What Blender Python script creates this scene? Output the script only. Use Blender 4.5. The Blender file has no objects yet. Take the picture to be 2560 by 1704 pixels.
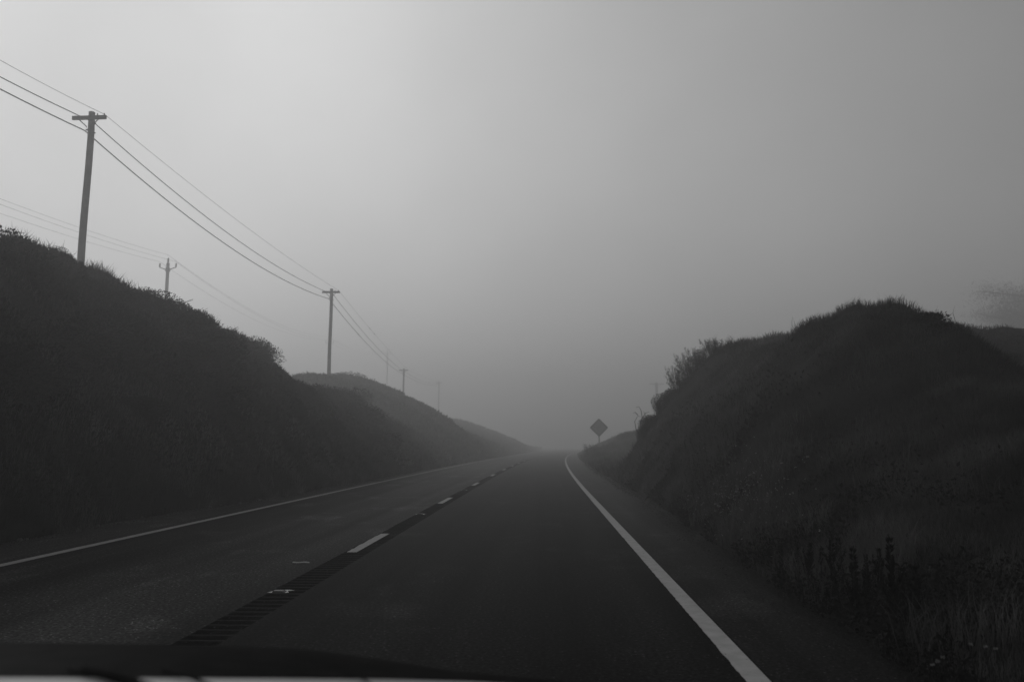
import bpy, math, random
import numpy as np
from mathutils import Vector, Matrix

rng = np.random.default_rng(11)
random.seed(11)
S = bpy.context.scene
COL = S.collection

# ------------------------------------------------------------------ camera
EYE = 1.33
cam_d = bpy.data.cameras.new("camera")
cam = bpy.data.objects.new("camera", cam_d)
COL.objects.link(cam)
cam_d.sensor_width = 36.0
cam_d.lens = 28.0
cam_d.clip_start = 0.05
cam_d.clip_end = 3000.0
cam.location = (0, 0, EYE)
cam.rotation_euler = (math.radians(90 + 7.49), 0, math.radians(2.31))
cam_d.dof.use_dof = True
cam_d.dof.focus_distance = 15.0
cam_d.dof.aperture_fstop = 2.6
S.camera = cam

# ------------------------------------------------------------------ sky and sun
SUN_AZ, SUN_EL = math.radians(-37), math.radians(21)      # azimuth from +Y, negative = left
SUN = Vector((math.sin(SUN_AZ) * math.cos(SUN_EL), math.cos(SUN_AZ) * math.cos(SUN_EL), math.sin(SUN_EL)))
GLOW = 6.3
W = bpy.data.worlds.new("World")
S.world = W
W.use_nodes = True
nt = W.node_tree
nt.nodes.clear()
sky = nt.nodes.new("ShaderNodeTexSky")
sky.sky_type = 'NISHITA'
sky.sun_disc = False
sky.sun_elevation = SUN_EL
sky.sun_rotation = SUN_AZ
sky.air_density = 1.0
sky.dust_density = 6.0
sky.ozone_density = 1.0
bw = nt.nodes.new("ShaderNodeRGBToBW")                     # black and white film
bg = nt.nodes.new("ShaderNodeBackground")
bg.inputs["Strength"].default_value = 0.092
out = nt.nodes.new("ShaderNodeOutputWorld")
nt.links.new(sky.outputs[0], bw.inputs[0])
# thick marine cloud: the glow round the hidden sun is spread out, v / (1 + v / 8)
dv = nt.nodes.new("ShaderNodeMath"); dv.operation = 'MULTIPLY_ADD'
dv.inputs[1].default_value = 1 / GLOW; dv.inputs[2].default_value = 1.0
cl = nt.nodes.new("ShaderNodeMath"); cl.operation = 'DIVIDE'
pw = nt.nodes.new("ShaderNodeMath"); pw.operation = 'POWER'
pw.inputs[1].default_value = 1.5
nt.links.new(bw.outputs[0], pw.inputs[0])
nt.links.new(pw.outputs[0], dv.inputs[0])
nt.links.new(pw.outputs[0], cl.inputs[0])
nt.links.new(dv.outputs[0], cl.inputs[1])
# sky dimmed overhead, out of view, to cut the light on road and banks
tcw = nt.nodes.new("ShaderNodeTexCoord")
sep = nt.nodes.new("ShaderNodeSeparateXYZ")
zr = nt.nodes.new("ShaderNodeMapRange"); zr.interpolation_type = 'SMOOTHSTEP'
zr.inputs["From Min"].default_value = 0.60
zr.inputs["From Max"].default_value = 0.95
zr.inputs["To Min"].default_value = 1.0
zr.inputs["To Max"].default_value = 0.35
mz = nt.nodes.new("ShaderNodeMath"); mz.operation = 'MULTIPLY'
nt.links.new(tcw.outputs["Generated"], sep.inputs[0])
nt.links.new(sep.outputs["Z"], zr.inputs["Value"])
nt.links.new(cl.outputs[0], mz.inputs[0]); nt.links.new(zr.outputs[0], mz.inputs[1])
cn = nt.nodes.new("ShaderNodeTexNoise")
cn.inputs["Scale"].default_value = 2.2
cn.inputs["Detail"].default_value = 4
nt.links.new(tcw.outputs["Generated"], cn.inputs["Vector"])
cr = nt.nodes.new("ShaderNodeMapRange")
cr.inputs["From Min"].default_value = 0.3
cr.inputs["From Max"].default_value = 0.7
cr.inputs["To Min"].default_value = 0.88
cr.inputs["To Max"].default_value = 1.12
nt.links.new(cn.outputs["Fac"], cr.inputs["Value"])
mc = nt.nodes.new("ShaderNodeMath"); mc.operation = 'MULTIPLY'
nt.links.new(mz.outputs[0], mc.inputs[0]); nt.links.new(cr.outputs[0], mc.inputs[1])
nt.links.new(mc.outputs[0], bg.inputs["Color"])
nt.links.new(bg.outputs[0], out.inputs["Surface"])

sd = bpy.data.lights.new("sun", 'SUN')
sd.energy = 0.9
sd.angle = math.radians(14)
sun = bpy.data.objects.new("sun", sd)
COL.objects.link(sun)
sun.location = (-60, 80, 90)
sun.rotation_euler = SUN.to_track_quat('Z', 'Y').to_euler()

S.view_settings.view_transform = 'Standard'
S.view_settings.look = 'None'
S.view_settings.exposure = 0.58
S.view_settings.gamma = 1.0
S.cycles.use_denoising = True
S.cycles.volume_bounces = 0
S.cycles.max_bounces = 4
S.cycles.diffuse_bounces = 2

HAZE_DENSITY = 0.0083

# ------------------------------------------------------------------ helpers
def mat(name, base, var=0.0, scale=6.0, rough=0.9, bump=0.0, bscale=40.0, spec=0.3, detail=4.0, coat=0.0):
    m = bpy.data.materials.new(name)
    m.use_nodes = True
    t = m.node_tree
    b = t.nodes["Principled BSDF"]
    b.inputs["Roughness"].default_value = rough
    b.inputs["Specular IOR Level"].default_value = spec
    b.inputs["Base Color"].default_value = (base, base, base, 1)
    if coat:
        b.inputs["Coat Weight"].default_value = coat
        b.inputs["Coat Roughness"].default_value = 0.04
    if var or bump:
        tc = t.nodes.new("ShaderNodeTexCoord")
    if var:
        n = t.nodes.new("ShaderNodeTexNoise")
        n.inputs["Scale"].default_value = scale
        n.inputs["Detail"].default_value = detail
        t.links.new(tc.outputs["Object"], n.inputs["Vector"])
        r = t.nodes.new("ShaderNodeMapRange")
        r.inputs["From Min"].default_value = 0.3
        r.inputs["From Max"].default_value = 0.7
        r.inputs["To Min"].default_value = base * (1 - var)
        r.inputs["To Max"].default_value = base * (1 + var)
        t.links.new(n.outputs["Fac"], r.inputs["Value"])
        t.links.new(r.outputs["Result"], b.inputs["Base Color"])
    if bump:
        n2 = t.nodes.new("ShaderNodeTexNoise")
        n2.inputs["Scale"].default_value = bscale
        n2.inputs["Detail"].default_value = 3.0
        t.links.new(tc.outputs["Object"], n2.inputs["Vector"])
        bp = t.nodes.new("ShaderNodeBump")
        bp.inputs["Strength"].default_value = bump
        bp.inputs["Distance"].default_value = 0.02
        t.links.new(n2.outputs["Fac"], bp.inputs["Height"])
        t.links.new(bp.outputs["Normal"], b.inputs["Normal"])
    return m


def asphalt(name, base, speck, rough):
    """Asphalt: large soft blotches along the road, fine stone speckle and a rough surface."""
    m = bpy.data.materials.new(name)
    m.use_nodes = True
    t = m.node_tree
    b = t.nodes["Principled BSDF"]
    b.inputs["Roughness"].default_value = rough
    b.inputs["Specular IOR Level"].default_value = 0.0022
    tc = t.nodes.new("ShaderNodeTexCoord")
    mp = t.nodes.new("ShaderNodeMapping")
    mp.inputs["Scale"].default_value = (1.0, 0.12, 1.0)
    t.links.new(tc.outputs["Object"], mp.inputs["Vector"])
    big = t.nodes.new("ShaderNodeTexNoise")
    big.inputs["Scale"].default_value = 1.1
    big.inputs["Detail"].default_value = 5
    t.links.new(mp.outputs[0], big.inputs["Vector"])
    fine = t.nodes.new("ShaderNodeTexNoise")
    fine.inputs["Scale"].default_value = 36
    fine.inputs["Detail"].default_value = 2
    t.links.new(tc.outputs["Object"], fine.inputs["Vector"])
    vor = t.nodes.new("ShaderNodeTexVoronoi")
    vor.inputs["Scale"].default_value = 26
    t.links.new(tc.outputs["Object"], vor.inputs["Vector"])
    r1 = t.nodes.new("ShaderNodeMapRange")
    r1.inputs["From Min"].default_value = 0.3
    r1.inputs["From Max"].default_value = 0.7
    r1.inputs["To Min"].default_value = base * 0.72
    r1.inputs["To Max"].default_value = base * 1.28
    t.links.new(big.outputs["Fac"], r1.inputs["Value"])
    r2 = t.nodes.new("ShaderNodeMapRange")
    r2.inputs["From Min"].default_value = 0.35
    r2.inputs["From Max"].default_value = 0.72
    r2.inputs["To Min"].default_value = 1 - speck
    r2.inputs["To Max"].default_value = 1 + speck
    t.links.new(fine.outputs["Fac"], r2.inputs["Value"])
    r3 = t.nodes.new("ShaderNodeMapRange")                  # sparse pale stones
    r3.inputs["From Min"].default_value = 0.10
    r3.inputs["From Max"].default_value = 0.22
    r3.inputs["To Min"].default_value = 5.0
    r3.inputs["To Max"].default_value = 1.0
    t.links.new(vor.outputs["Distance"], r3.inputs["Value"])
    # wheel tracks and drips: long streaks along the road, and dusty smears across it
    mp2 = t.nodes.new("ShaderNodeMapping")
    mp2.inputs["Scale"].default_value = (1.6, 0.018, 1.0)
    t.links.new(tc.outputs["Object"], mp2.inputs["Vector"])
    st = t.nodes.new("ShaderNodeTexNoise")
    st.inputs["Scale"].default_value = 1.3
    st.inputs["Detail"].default_value = 3
    t.links.new(mp2.outputs[0], st.inputs["Vector"])
    r4 = t.nodes.new("ShaderNodeMapRange")
    r4.inputs["From Min"].default_value = 0.35
    r4.inputs["From Max"].default_value = 0.65
    r4.inputs["To Min"].default_value = 0.55
    r4.inputs["To Max"].default_value = 1.5
    t.links.new(st.outputs["Fac"], r4.inputs["Value"])
    mp3 = t.nodes.new("ShaderNodeMapping")
    mp3.inputs["Scale"].default_value = (0.9, 0.55, 1.0)
    mp3.inputs["Location"].default_value = (3.1, 0.2, 0)
    t.links.new(tc.outputs["Object"], mp3.inputs["Vector"])
    sm = t.nodes.new("ShaderNodeTexNoise")
    sm.inputs["Scale"].default_value = 0.8
    sm.inputs["Detail"].default_value = 6
    sm.inputs["Roughness"].default_value = 0.65
    t.links.new(mp3.outputs[0], sm.inputs["Vector"])
    r5 = t.nodes.new("ShaderNodeMapRange")
    r5.inputs["From Min"].default_value = 0.55
    r5.inputs["From Max"].default_value = 0.70
    r5.inputs["To Min"].default_value = 1.0
    r5.inputs["To Max"].default_value = 2.8
    t.links.new(sm.outputs["Fac"], r5.inputs["Value"])
    m4 = t.nodes.new("ShaderNodeMath"); m4.operation = 'MULTIPLY'
    m5 = t.nodes.new("ShaderNodeMath"); m5.operation = 'MULTIPLY'
    t.links.new(r1.outputs[0], m4.inputs[0]); t.links.new(r4.outputs[0], m4.inputs[1])
    t.links.new(m4.outputs[0], m5.inputs[0]); t.links.new(r5.outputs[0], m5.inputs[1])
    m1 = t.nodes.new("ShaderNodeMath"); m1.operation = 'MULTIPLY'
    m2 = t.nodes.new("ShaderNodeMath"); m2.operation = 'MULTIPLY'
    t.links.new(m5.outputs[0], m1.inputs[0]); t.links.new(r2.outputs[0], m1.inputs[1])
    t.links.new(m1.outputs[0], m2.inputs[0]); t.links.new(r3.outputs[0], m2.inputs[1])
    t.links.new(m2.outputs[0], b.inputs["Base Color"])
    bp = t.nodes.new("ShaderNodeBump")
    bp.inputs["Strength"].default_value = 0.12
    bp.inputs["Distance"].default_value = 0.006
    t.links.new(fine.outputs["Fac"], bp.inputs["Height"])
    t.links.new(bp.outputs["Normal"], b.inputs["Normal"])
    return m


def paint(name, base, thresh):
    """Worn road paint: chipped through to the dark asphalt in small flecks."""
    m = mat(name, base, 0.12, 9, 0.8, spec=0.05)
    t = m.node_tree
    b = t.nodes["Principled BSDF"]
    tc = t.nodes.new("ShaderNodeTexCoord")
    n = t.nodes.new("ShaderNodeTexNoise")
    n.inputs["Scale"].default_value = 24
    n.inputs["Detail"].default_value = 6
    n.inputs["Roughness"].default_value = 0.7
    t.links.new(tc.outputs["Object"], n.inputs["Vector"])
    r = t.nodes.new("ShaderNodeMapRange")
    r.inputs["From Min"].default_value = thresh
    r.inputs["From Max"].default_value = thresh + 0.08
    r.inputs["To Min"].default_value = 0.18
    r.inputs["To Max"].default_value = 1.0
    t.links.new(n.outputs["Fac"], r.inputs["Value"])
    old = b.inputs["Base Color"].links[0].from_socket
    mu = t.nodes.new("ShaderNodeMath"); mu.operation = 'MULTIPLY'
    t.links.new(old, mu.inputs[0]); t.links.new(r.outputs[0], mu.inputs[1])
    t.links.new(mu.outputs[0], b.inputs["Base Color"])
    return m


def patchy(m, lo, hi, scale):
    """Broad patches of thinner, paler growth multiply the fine variation."""
    t = m.node_tree
    b = t.nodes["Principled BSDF"]
    tc = t.nodes.new("ShaderNodeTexCoord")
    n = t.nodes.new("ShaderNodeTexNoise")
    n.inputs["Scale"].default_value = scale
    n.inputs["Detail"].default_value = 3
    t.links.new(tc.outputs["Object"], n.inputs["Vector"])
    r = t.nodes.new("ShaderNodeMapRange")
    r.inputs["From Min"].default_value = 0.38
    r.inputs["From Max"].default_value = 0.62
    r.inputs["To Min"].default_value = lo
    r.inputs["To Max"].default_value = hi
    t.links.new(n.outputs["Fac"], r.inputs["Value"])
    mu = t.nodes.new("ShaderNodeMath"); mu.operation = 'MULTIPLY'
    t.links.new(b.inputs["Base Color"].links[0].from_socket, mu.inputs[0])
    t.links.new(r.outputs[0], mu.inputs[1])
    t.links.new(mu.outputs[0], b.inputs["Base Color"])

M = dict(
    old_asphalt=asphalt("old_asphalt", 0.040, 0.9, 0.4),
    new_asphalt=asphalt("dark_asphalt", 0.011, 0.9, 0.4),
    groove=asphalt("groove_asphalt", 0.009, 0.6, 0.9),
    shoulder=asphalt("shoulder_asphalt", 0.020, 0.75, 0.35),
    line=paint("white_road_paint", 0.42, 0.30),
    soil=mat("soil", 0.015, 0.35, 1.2, 1.0, 0.6, 12, 0.03),
    ground=mat("ground_soil", 0.02, 0.3, 0.6, 1.0, 0, 10, 0.03),
    scrub=mat("scrub_leaves", 0.020, 0.45, 0.9, 0.85, spec=0.04),
    leaf=mat("shrub_leaves", 0.017, 0.4, 2.5, 0.8, spec=0.04),
    dark_leaf=mat("dark_leaves", 0.005, 0.4, 2.5, 0.8, spec=0.04),
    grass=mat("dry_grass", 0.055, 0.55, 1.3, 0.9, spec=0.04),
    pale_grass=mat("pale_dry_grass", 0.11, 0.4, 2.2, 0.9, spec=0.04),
    dry=mat("dry_stems", 0.03, 0.3, 5, 0.9, spec=0.04),
    stem=mat("woody_stems", 0.03, 0.3, 8, 0.9, spec=0.04),
    wood=mat("weathered_pole_wood", 0.14, 0.35, 3, 0.85, 0.3, 30, 0.2),
    pale_wood=mat("pale_post_wood", 0.26, 0.2, 5, 0.85, spec=0.05),
    metal=mat("galvanised_steel", 0.14, 0.2, 9, 0.55),
    ceramic=mat("insulator_glaze", 0.10, 0.1, 9, 0.35, spec=0.5),
    cable=mat("cable_sheath", 0.035, 0.1, 9, 0.6),
    sign=mat("sign_sheeting", 0.38, 0.08, 4, 0.6),
    border=mat("sign_border", 0.03, 0.05, 4, 0.6),
    petal=mat("white_petals", 0.32, 0.15, 20, 0.8),
    marker=mat("marker_plastic", 0.62, 0.12, 30, 0.5),
    lens=mat("marker_lens", 0.05, 0.1, 30, 0.2, spec=0.5),
    stone=mat("loose_stone", 0.10, 0.4, 12, 0.9, 0.4, 30),
    gravel=mat("gravel_stone", 0.05, 0.6, 60, 0.9, spec=0.05),
    car=mat("dark_car_paint", 0.008, 0.5, 14, 0.6, spec=0.003),
    cowl=mat("grey_cowl_plastic", 0.55, 0.15, 7, 0.7),
    rubber=mat("black_rubber", 0.012, 0.1, 9, 0.9, spec=0.03),
)
patchy(M["scrub"], .3, 2.5, .3)
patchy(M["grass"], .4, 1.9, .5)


def np_mesh(name, V, F):
    """V (n,3), F (m,k) with the same k for every face."""
    me = bpy.data.meshes.new(name)
    V = np.ascontiguousarray(V, dtype=np.float32)
    F = np.ascontiguousarray(F, dtype=np.int32)
    m, k = F.shape
    me.vertices.add(len(V)); me.vertices.foreach_set("co", V.ravel())
    me.loops.add(m * k); me.loops.foreach_set("vertex_index", F.ravel())
    me.polygons.add(m); me.polygons.foreach_set("loop_start", np.arange(0, m * k, k, dtype=np.int32))
    me.update(calc_edges=True)
    me.validate()
    return me


def link(name, me, m, parent=None, smooth=False):
    if m:
        me.materials.append(m)
    if smooth:
        me.polygons.foreach_set("use_smooth", np.ones(len(me.polygons), dtype=bool))
    o = bpy.data.objects.new(name, me)
    COL.objects.link(o)
    if parent:
        o.parent = parent
    return o


class MB:
    """Collects quads/triangles/polygons and links them as ONE mesh object."""
    def __init__(s):
        s.v, s.f = [], []

    def tube(s, pts, rad, n=8, caps=True):
        pts = [Vector(p) for p in pts]
        if not hasattr(rad, '__len__'):
            rad = [rad] * len(pts)
        base = len(s.v)
        up = None
        for i, p in enumerate(pts):
            d = (pts[min(i + 1, len(pts) - 1)] - pts[max(i - 1, 0)])
            d = d.normalized() if d.length > 1e-9 else Vector((0, 0, 1))
            if up is None:
                up = d.orthogonal().normalized()
            up = (up - d * up.dot(d))
            up = up.normalized() if up.length > 1e-6 else d.orthogonal().normalized()
            w = d.cross(up)
            for k in range(n):
                a = 2 * math.pi * k / n
                s.v.append(tuple(p + (up * math.cos(a) + w * math.sin(a)) * rad[i]))
        for i in range(len(pts) - 1):
            for k in range(n):
                k2 = (k + 1) % n
                s.f.append((base + i * n + k, base + i * n + k2, base + (i + 1) * n + k2, base + (i + 1) * n + k))
        if caps:
            s.f.append(tuple(base + k for k in range(n))[::-1])
            e = base + (len(pts) - 1) * n
            s.f.append(tuple(e + k for k in range(n)))
        return s

    def lathe(s, prof, c=(0, 0, 0), n=10):
        return s.tube([(c[0], c[1], c[2] + z) for r, z in prof], [r for r, z in prof], n)

    def box(s, c, size, rot=None, bev=0.0):
        hx, hy, hz = [q / 2 for q in size]
        R = rot or Matrix.Identity(3)
        c = Vector(c)
        bev = min(bev, 0.45 * min(size))
        b = len(s.v)
        # chamfered along its long (x) edges and ends: 2 rings of 8 + end insets
        sec = [(-hy + bev, -hz), (hy - bev, -hz), (hy, -hz + bev), (hy, hz - bev), (hy - bev, hz), (-hy + bev, hz), (-hy, hz - bev), (-hy, -hz + bev)] if bev else \
              [(-hy, -hz), (hy, -hz), (hy, hz), (-hy, hz)]
        n = len(sec)
        for x in (-hx, hx):
            for y, z in sec:
                s.v.append(tuple(c + R @ Vector((x, y, z))))
        for k in range(n):
            k2 = (k + 1) % n
            s.f.append((b + k, b + n + k, b + n + k2, b + k2))
        s.f.append(tuple(b + k for k in range(n)))
        s.f.append(tuple(b + n + k for k in range(n))[::-1])
        return s

    def quads(s, V, F):
        b = len(s.v)
        s.v.extend(map(tuple, V))
        s.f.extend(tuple(int(q) + b for q in f) for f in F)
        return s

    def build(s, name, m, parent=None, smooth=False):
        me = bpy.data.meshes.new(name)
        me.from_pydata(s.v, [], s.f)
        me.update()
        return link(name, me, m, parent, smooth)


def tag(o, label=None, cat=None, group=None, kind=None):
    if label: o['label'] = label
    if cat: o['category'] = cat
    if group: o['group'] = group
    if kind: o['kind'] = kind
    return o


def empty(name, loc, rz=0.0, sc=1.0):
    o = bpy.data.objects.new(name, None)
    o.empty_display_size = 0.2
    COL.objects.link(o)
    o.location = loc
    o.rotation_euler = (0, 0, rz)
    o.scale = (sc, sc, sc)
    return o


def copy_tree(o, parent=None):
    kids = list(o.children)
    c = o.copy()
    COL.objects.link(c)
    c.parent = parent
    for ch in kids:
        copy_tree(ch, c)
    return c


def dup(root, loc, rz=0.0, sc=1.0, label=None, group=None):
    c = copy_tree(root)
    c.location = loc
    c.rotation_euler = (0, 0, rz)
    c.scale = sc if hasattr(sc, '__len__') else (sc, sc, sc)
    if label: c['label'] = label
    if group: c['group'] = group
    return c


# smooth lattice noise
_T = rng.random((256, 256))
def vnoise(x, y, sc=1.0, seed=0):
    x = np.asarray(x, float) * sc + seed * 17.31
    y = np.asarray(y, float) * sc + seed * 5.77
    xi = np.floor(x).astype(int); yi = np.floor(y).astype(int)
    fx = x - xi; fy = y - yi
    fx = fx * fx * (3 - 2 * fx); fy = fy * fy * (3 - 2 * fy)
    g = lambda a, b: _T[a & 255, b & 255]
    return (g(xi, yi) * (1 - fx) + g(xi + 1, yi) * fx) * (1 - fy) + (g(xi, yi + 1) * (1 - fx) + g(xi + 1, yi + 1) * fx) * fy - 0.5


# line of sight through a photo position (2356 x 1568 grid): turns measurements into metres
_p, _y = math.radians(7.49), math.radians(2.31)
_f = Vector((-math.sin(_y) * math.cos(_p), math.cos(_y) * math.cos(_p), math.sin(_p)))
_r = Vector((math.cos(_y), math.sin(_y), 0))
_u = _r.cross(_f)
def ray(a, b): return _f + _r * ((a - 1178) / 1832) + _u * ((784 - b) / 1832)
def at(a, b, Y):                                        # the point at distance Y along the road
    d = ray(a, b)
    return Vector((d.x, d.y, d.z)) * (Y / d.y) + Vector((0, 0, EYE))
def atX(a, b, X):                                       # the point at offset X from the camera
    d = ray(a, b)
    return Vector((d.x, d.y, d.z)) * (X / d.x) + Vector((0, 0, EYE))


def sstep(a, b, x):
    t = np.clip((np.asarray(x, float) - a) / (b - a), 0, 1)
    return t * t * (3 - 2 * t)


# ------------------------------------------------------------------ road alignment and terrain shape
def cx(Y):                                             # the road bends gently right
    Y = np.asarray(Y, float)
    return 0.00025 * np.clip(Y - 20, 0, None) ** 2

def toeL(Y): return np.interp(Y, [0, 16, 19, 27], [-7.45, -7.5, -7.1, -6.85]) + cx(Y) * np.clip(1 - (np.asarray(Y, float) - 20) / 400, 0, 1) + 0.16 * vnoise(Y, 0.7, 0.8, 31)
def toeR(Y): return np.interp(Y, [0, 8, 12, 19, 32], [2.08, 2.14, 2.28, 2.58, 2.62]) + cx(Y) + 0.14 * vnoise(Y, 0.3, 0.35, 3) + 0.12 * vnoise(Y, 0.3, 1.1, 33)

# left bank: crest height and crest x against distance along the road
PT = np.linspace(0, 1, 60)
def pL(t): return 1.62 * t - 0.62 * t * t
_rows = [(-30.0, 5.29, 12.0), (11.6, 5.59, 12), (13.7, 5.64, 12), (16.7, 5.49, 12), (17.2, 5.86, 12), (18.2, 5.42, 12), (19.8, 5.57, 12), (20.9, 5.92, 12), (23.0, 5.78, 12), (24.7, 5.75, 12), (26.4, 4.9, 12), (28.2, 4.75, 12), (30.2, 4.9, 12), (32.4, 4.5, 12), (34.0, 3.3, 12), (35.6, 3.1, 12), (38.7, 3.7, 12), (41.1, 3.0, 12.4), (47.4, 2.6, 13.5), (56, 3.0, 17), (62.7, 4.9, 19), (66, 5.9, 19), (70, 5.7, 19), (74.6, 7.1, 19), (87.2, 4.3, 19.2), (99.3, 3.0, 19.5), (110, 3.8, 20), (134, 4.9, 22), (181, 7.0, 24), (263, 1.0, 26), (320, 0.6, 26), (411, 0.5, 27)]
LY, LH, LX = map(np.array, zip(*_rows))
LH = LH - np.where(LY < 60, .12, 0.0)

# low bushy mounds on the left bank, rasterised so that leaves can be laid on them
BR = 0.2
BUMP = np.zeros((int(170 / BR), int(16 / BR)))
def _bumps():
    for i in range(1300):
        y = 4 + 160 * rng.random() ** 1.6
        d = rng.uniform(0.6, 15)
        r = rng.uniform(0.45, 1.8) * (1 + y / 120)
        hh = r * rng.uniform(0.25, 0.62) * min(1, 0.35 + d / 4)
        hh = min(hh, 0.95)
        y0, y1 = int(max(0, (y - r) / BR)), int(min(BUMP.shape[0] - 1, (y + r) / BR)) + 1
        d0, d1 = int(max(0, (d - r) / BR)), int(min(BUMP.shape[1] - 1, (d + r) / BR)) + 1
        yy, dd = np.meshgrid(np.arange(y0, y1) * BR, np.arange(d0, d1) * BR, indexing='ij')
        q = 1 - ((yy - y) ** 2 + (dd - d) ** 2) / r ** 2
        BUMP[y0:y1, d0:d1] = np.maximum(BUMP[y0:y1, d0:d1], hh * np.sqrt(np.clip(q, 0, 1)))
_bumps()
def _crest_lumps():
    y = 13.0
    while y < 60:
        r = rng.uniform(.55, 1.0) * (1 + y / 90)
        d = float(np.interp(y, LY, LX)) - 7.2 - rng.uniform(.1, 1.0)
        hh = r * rng.uniform(.35, .7)
        y0, y1 = int((y - r) / BR), int((y + r) / BR) + 1
        d0, d1 = int(max(0, (d - r) / BR)), int(min(BUMP.shape[1] - 1, (d + r) / BR)) + 1
        yy, dd = np.meshgrid(np.arange(y0, y1) * BR, np.arange(d0, d1) * BR, indexing='ij')
        q = 1 - ((yy - y) ** 2 + (dd - d) ** 2) / r ** 2
        BUMP[y0:y1, d0:d1] = np.maximum(BUMP[y0:y1, d0:d1], hh * np.clip(q, 0, 1) ** .6)
        y += rng.uniform(.9, 2.2) * (1 + y / 90)
_crest_lumps()

def bumpL(Y, d):
    a = np.clip(Y / BR, 0, BUMP.shape[0] - 1.01); b = np.clip(d / BR, 0, BUMP.shape[1] - 1.01)
    i = a.astype(int); j = b.astype(int); fa = a - i; fb = b - j
    v = (BUMP[i, j] * (1 - fa) + BUMP[i + 1, j] * fa) * (1 - fb) + (BUMP[i, j + 1] * (1 - fa) + BUMP[i + 1, j + 1] * fa) * fb
    return v * (d > 0)

def hL(X, Y):
    X = np.asarray(X, float); Y = np.asarray(Y, float)
    t0 = toeL(Y)
    w = np.maximum(t0 + np.interp(Y, LY, LX), 2.5)
    H = np.interp(Y, LY, LH)
    d = t0 - X
    t = np.clip(d / w, 0, 1)
    h = H * pL(t)
    h = h + np.clip(d - w, 0, 60) * (0.07 - 0.075 * sstep(45, 70, Y))
    sp = vnoise(Y, X * 0.25, 0.16, 1) * 1.5 + vnoise(Y, X, 0.45, 2) * 0.5
    h = h + sp * np.clip(4 * t * (1 - 0.8 * t), 0, 1) * np.clip(d / 1.5, 0, 1)
    h = h + bumpL(Y, d)
    return np.where(d > 0, np.maximum(h, 0.0), 0) - 0.03

# right bank: section at the cut end, scaled by distance
RP_D = np.array([-1, 0, 0.35, 0.8, 1.3, 2.0, 2.5, 3.0, 3.5, 4.0, 4.5, 5.1, 6.8, 9.6, 15, 60, 400])
RP_H = np.array([0, 0, 0.35, 1.05, 1.9, 2.6, 3.0, 3.6, 4.1, 4.55, 4.8, 5.0, 5.3, 5.45, 5.55, 6.3, 9.0])
_rows = [(-30,.12),(0,.14),(4,.18),(7,.26),(9,.34),(12.9,.48),(13.5,.56),(14.3,.66),(15.1,.73),(15.8,.80),(16.9,.85),(17.9,.91),(18.8,.945),(19.3,.955),(20.0,.90),(21.0,.865),(22.4,.86),(24,.89),(26.4,.95),(28.9,.98),(31.9,1.04),(33.2,1.05),(40,1.05)]
RY, RF = map(np.array, zip(*sorted(_rows)))

def hR(X, Y):
    X = np.asarray(X, float); Y = np.asarray(Y, float)
    d = X - toeR(Y)
    # far to the side the ground is the plain top of the hill, nearer the car it is lower
    F = np.interp(Y, RY, RF)
    near = np.interp(d, RP_D, RP_H) * F
    near = near - 1.7 * sstep(4.9, 6.8, d) * (1 - sstep(20, 30, Y)) * np.clip(F * 1.4, 0, 1)   # saddle behind the mound
    far = (np.clip(d, 0, 6) * 0.42 + np.clip(d - 6, 0, 60) * 0.06) * (0.35 + 0.65 * sstep(50, 78, Y))
    b = sstep(32.6, 35.2, Y + 0.9 * vnoise(d, Y, 0.8, 4) - 0.25 * np.clip(d - 4, 0, 8))
    h = near * (1 - b) + far * b
    n = vnoise(X, Y, 0.7, 5) * 0.55 + vnoise(X, Y, 1.9, 6) * 0.22 + vnoise(X, Y, 4.5, 7) * 0.08
    h = h + n * np.clip(d / 2.2, 0, 1) * (0.35 + 0.65 * F)
    return np.where(d > 0, np.maximum(h, 0), 0) - 0.03


def normals(hf, X, Y, e=0.12):
    gx = (hf(X + e, Y) - hf(X - e, Y)) / (2 * e)
    gy = (hf(X, Y + e) - hf(X, Y - e)) / (2 * e)
    N = np.stack([-gx, -gy, np.ones_like(gx)], 1)
    return N / np.linalg.norm(N, axis=1, keepdims=True)


def rows(stops):
    r = []
    for a, b, s in stops:
        r.append(np.arange(a, b, s))
    return np.concatenate(r + [[stops[-1][1]]])

def hillside(name, hf, toe, sign, Ys, D):
    YY, DD = np.meshgrid(Ys, D, indexing='ij')
    XX = toe(YY) + sign * DD
    Z = hf(XX, YY)
    V = np.stack([XX.ravel(), YY.ravel(), Z.ravel()], 1)
    nr, nc = YY.shape
    i, j = np.meshgrid(np.arange(nr - 1), np.arange(nc - 1), indexing='ij')
    a = (i * nc + j).ravel()
    F = np.stack([a, a + 1, a + nc + 1, a + nc], 1)
    if sign < 0:
        F = F[:, ::-1]
    return link(name, np_mesh(name, V, F), M["soil"], None, True)

Dc = np.concatenate([np.linspace(0, 9, 70), np.linspace(9.3, 16, 24), np.geomspace(17, 420, 24)])
o = hillside("hillside", hL, toeL, -1, rows([(-20, 6, 1.0), (6, 48, 0.16), (48, 100, 0.35), (100, 300, 1.5), (300, 430, 10)]), Dc)
tag(o, "dark scrub covered cut bank rising left of the road", kind='structure')
o = hillside("hillside", hR, toeR, 1, rows([(-20, 3, 0.6), (3, 40, 0.14), (40, 120, 0.6), (120, 430, 5)]), Dc)
tag(o, "grassy mound and low bank right of the road", kind='structure')

g = MB()
g.quads([(-430, -60, -0.16), (430, -60, -0.16), (430, 440, -0.16), (-430, 440, -0.16)], [(0, 1, 2, 3)])
tag(g.build("ground", M["ground"]), "flat earth under the road and banks", kind='structure')

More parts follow.
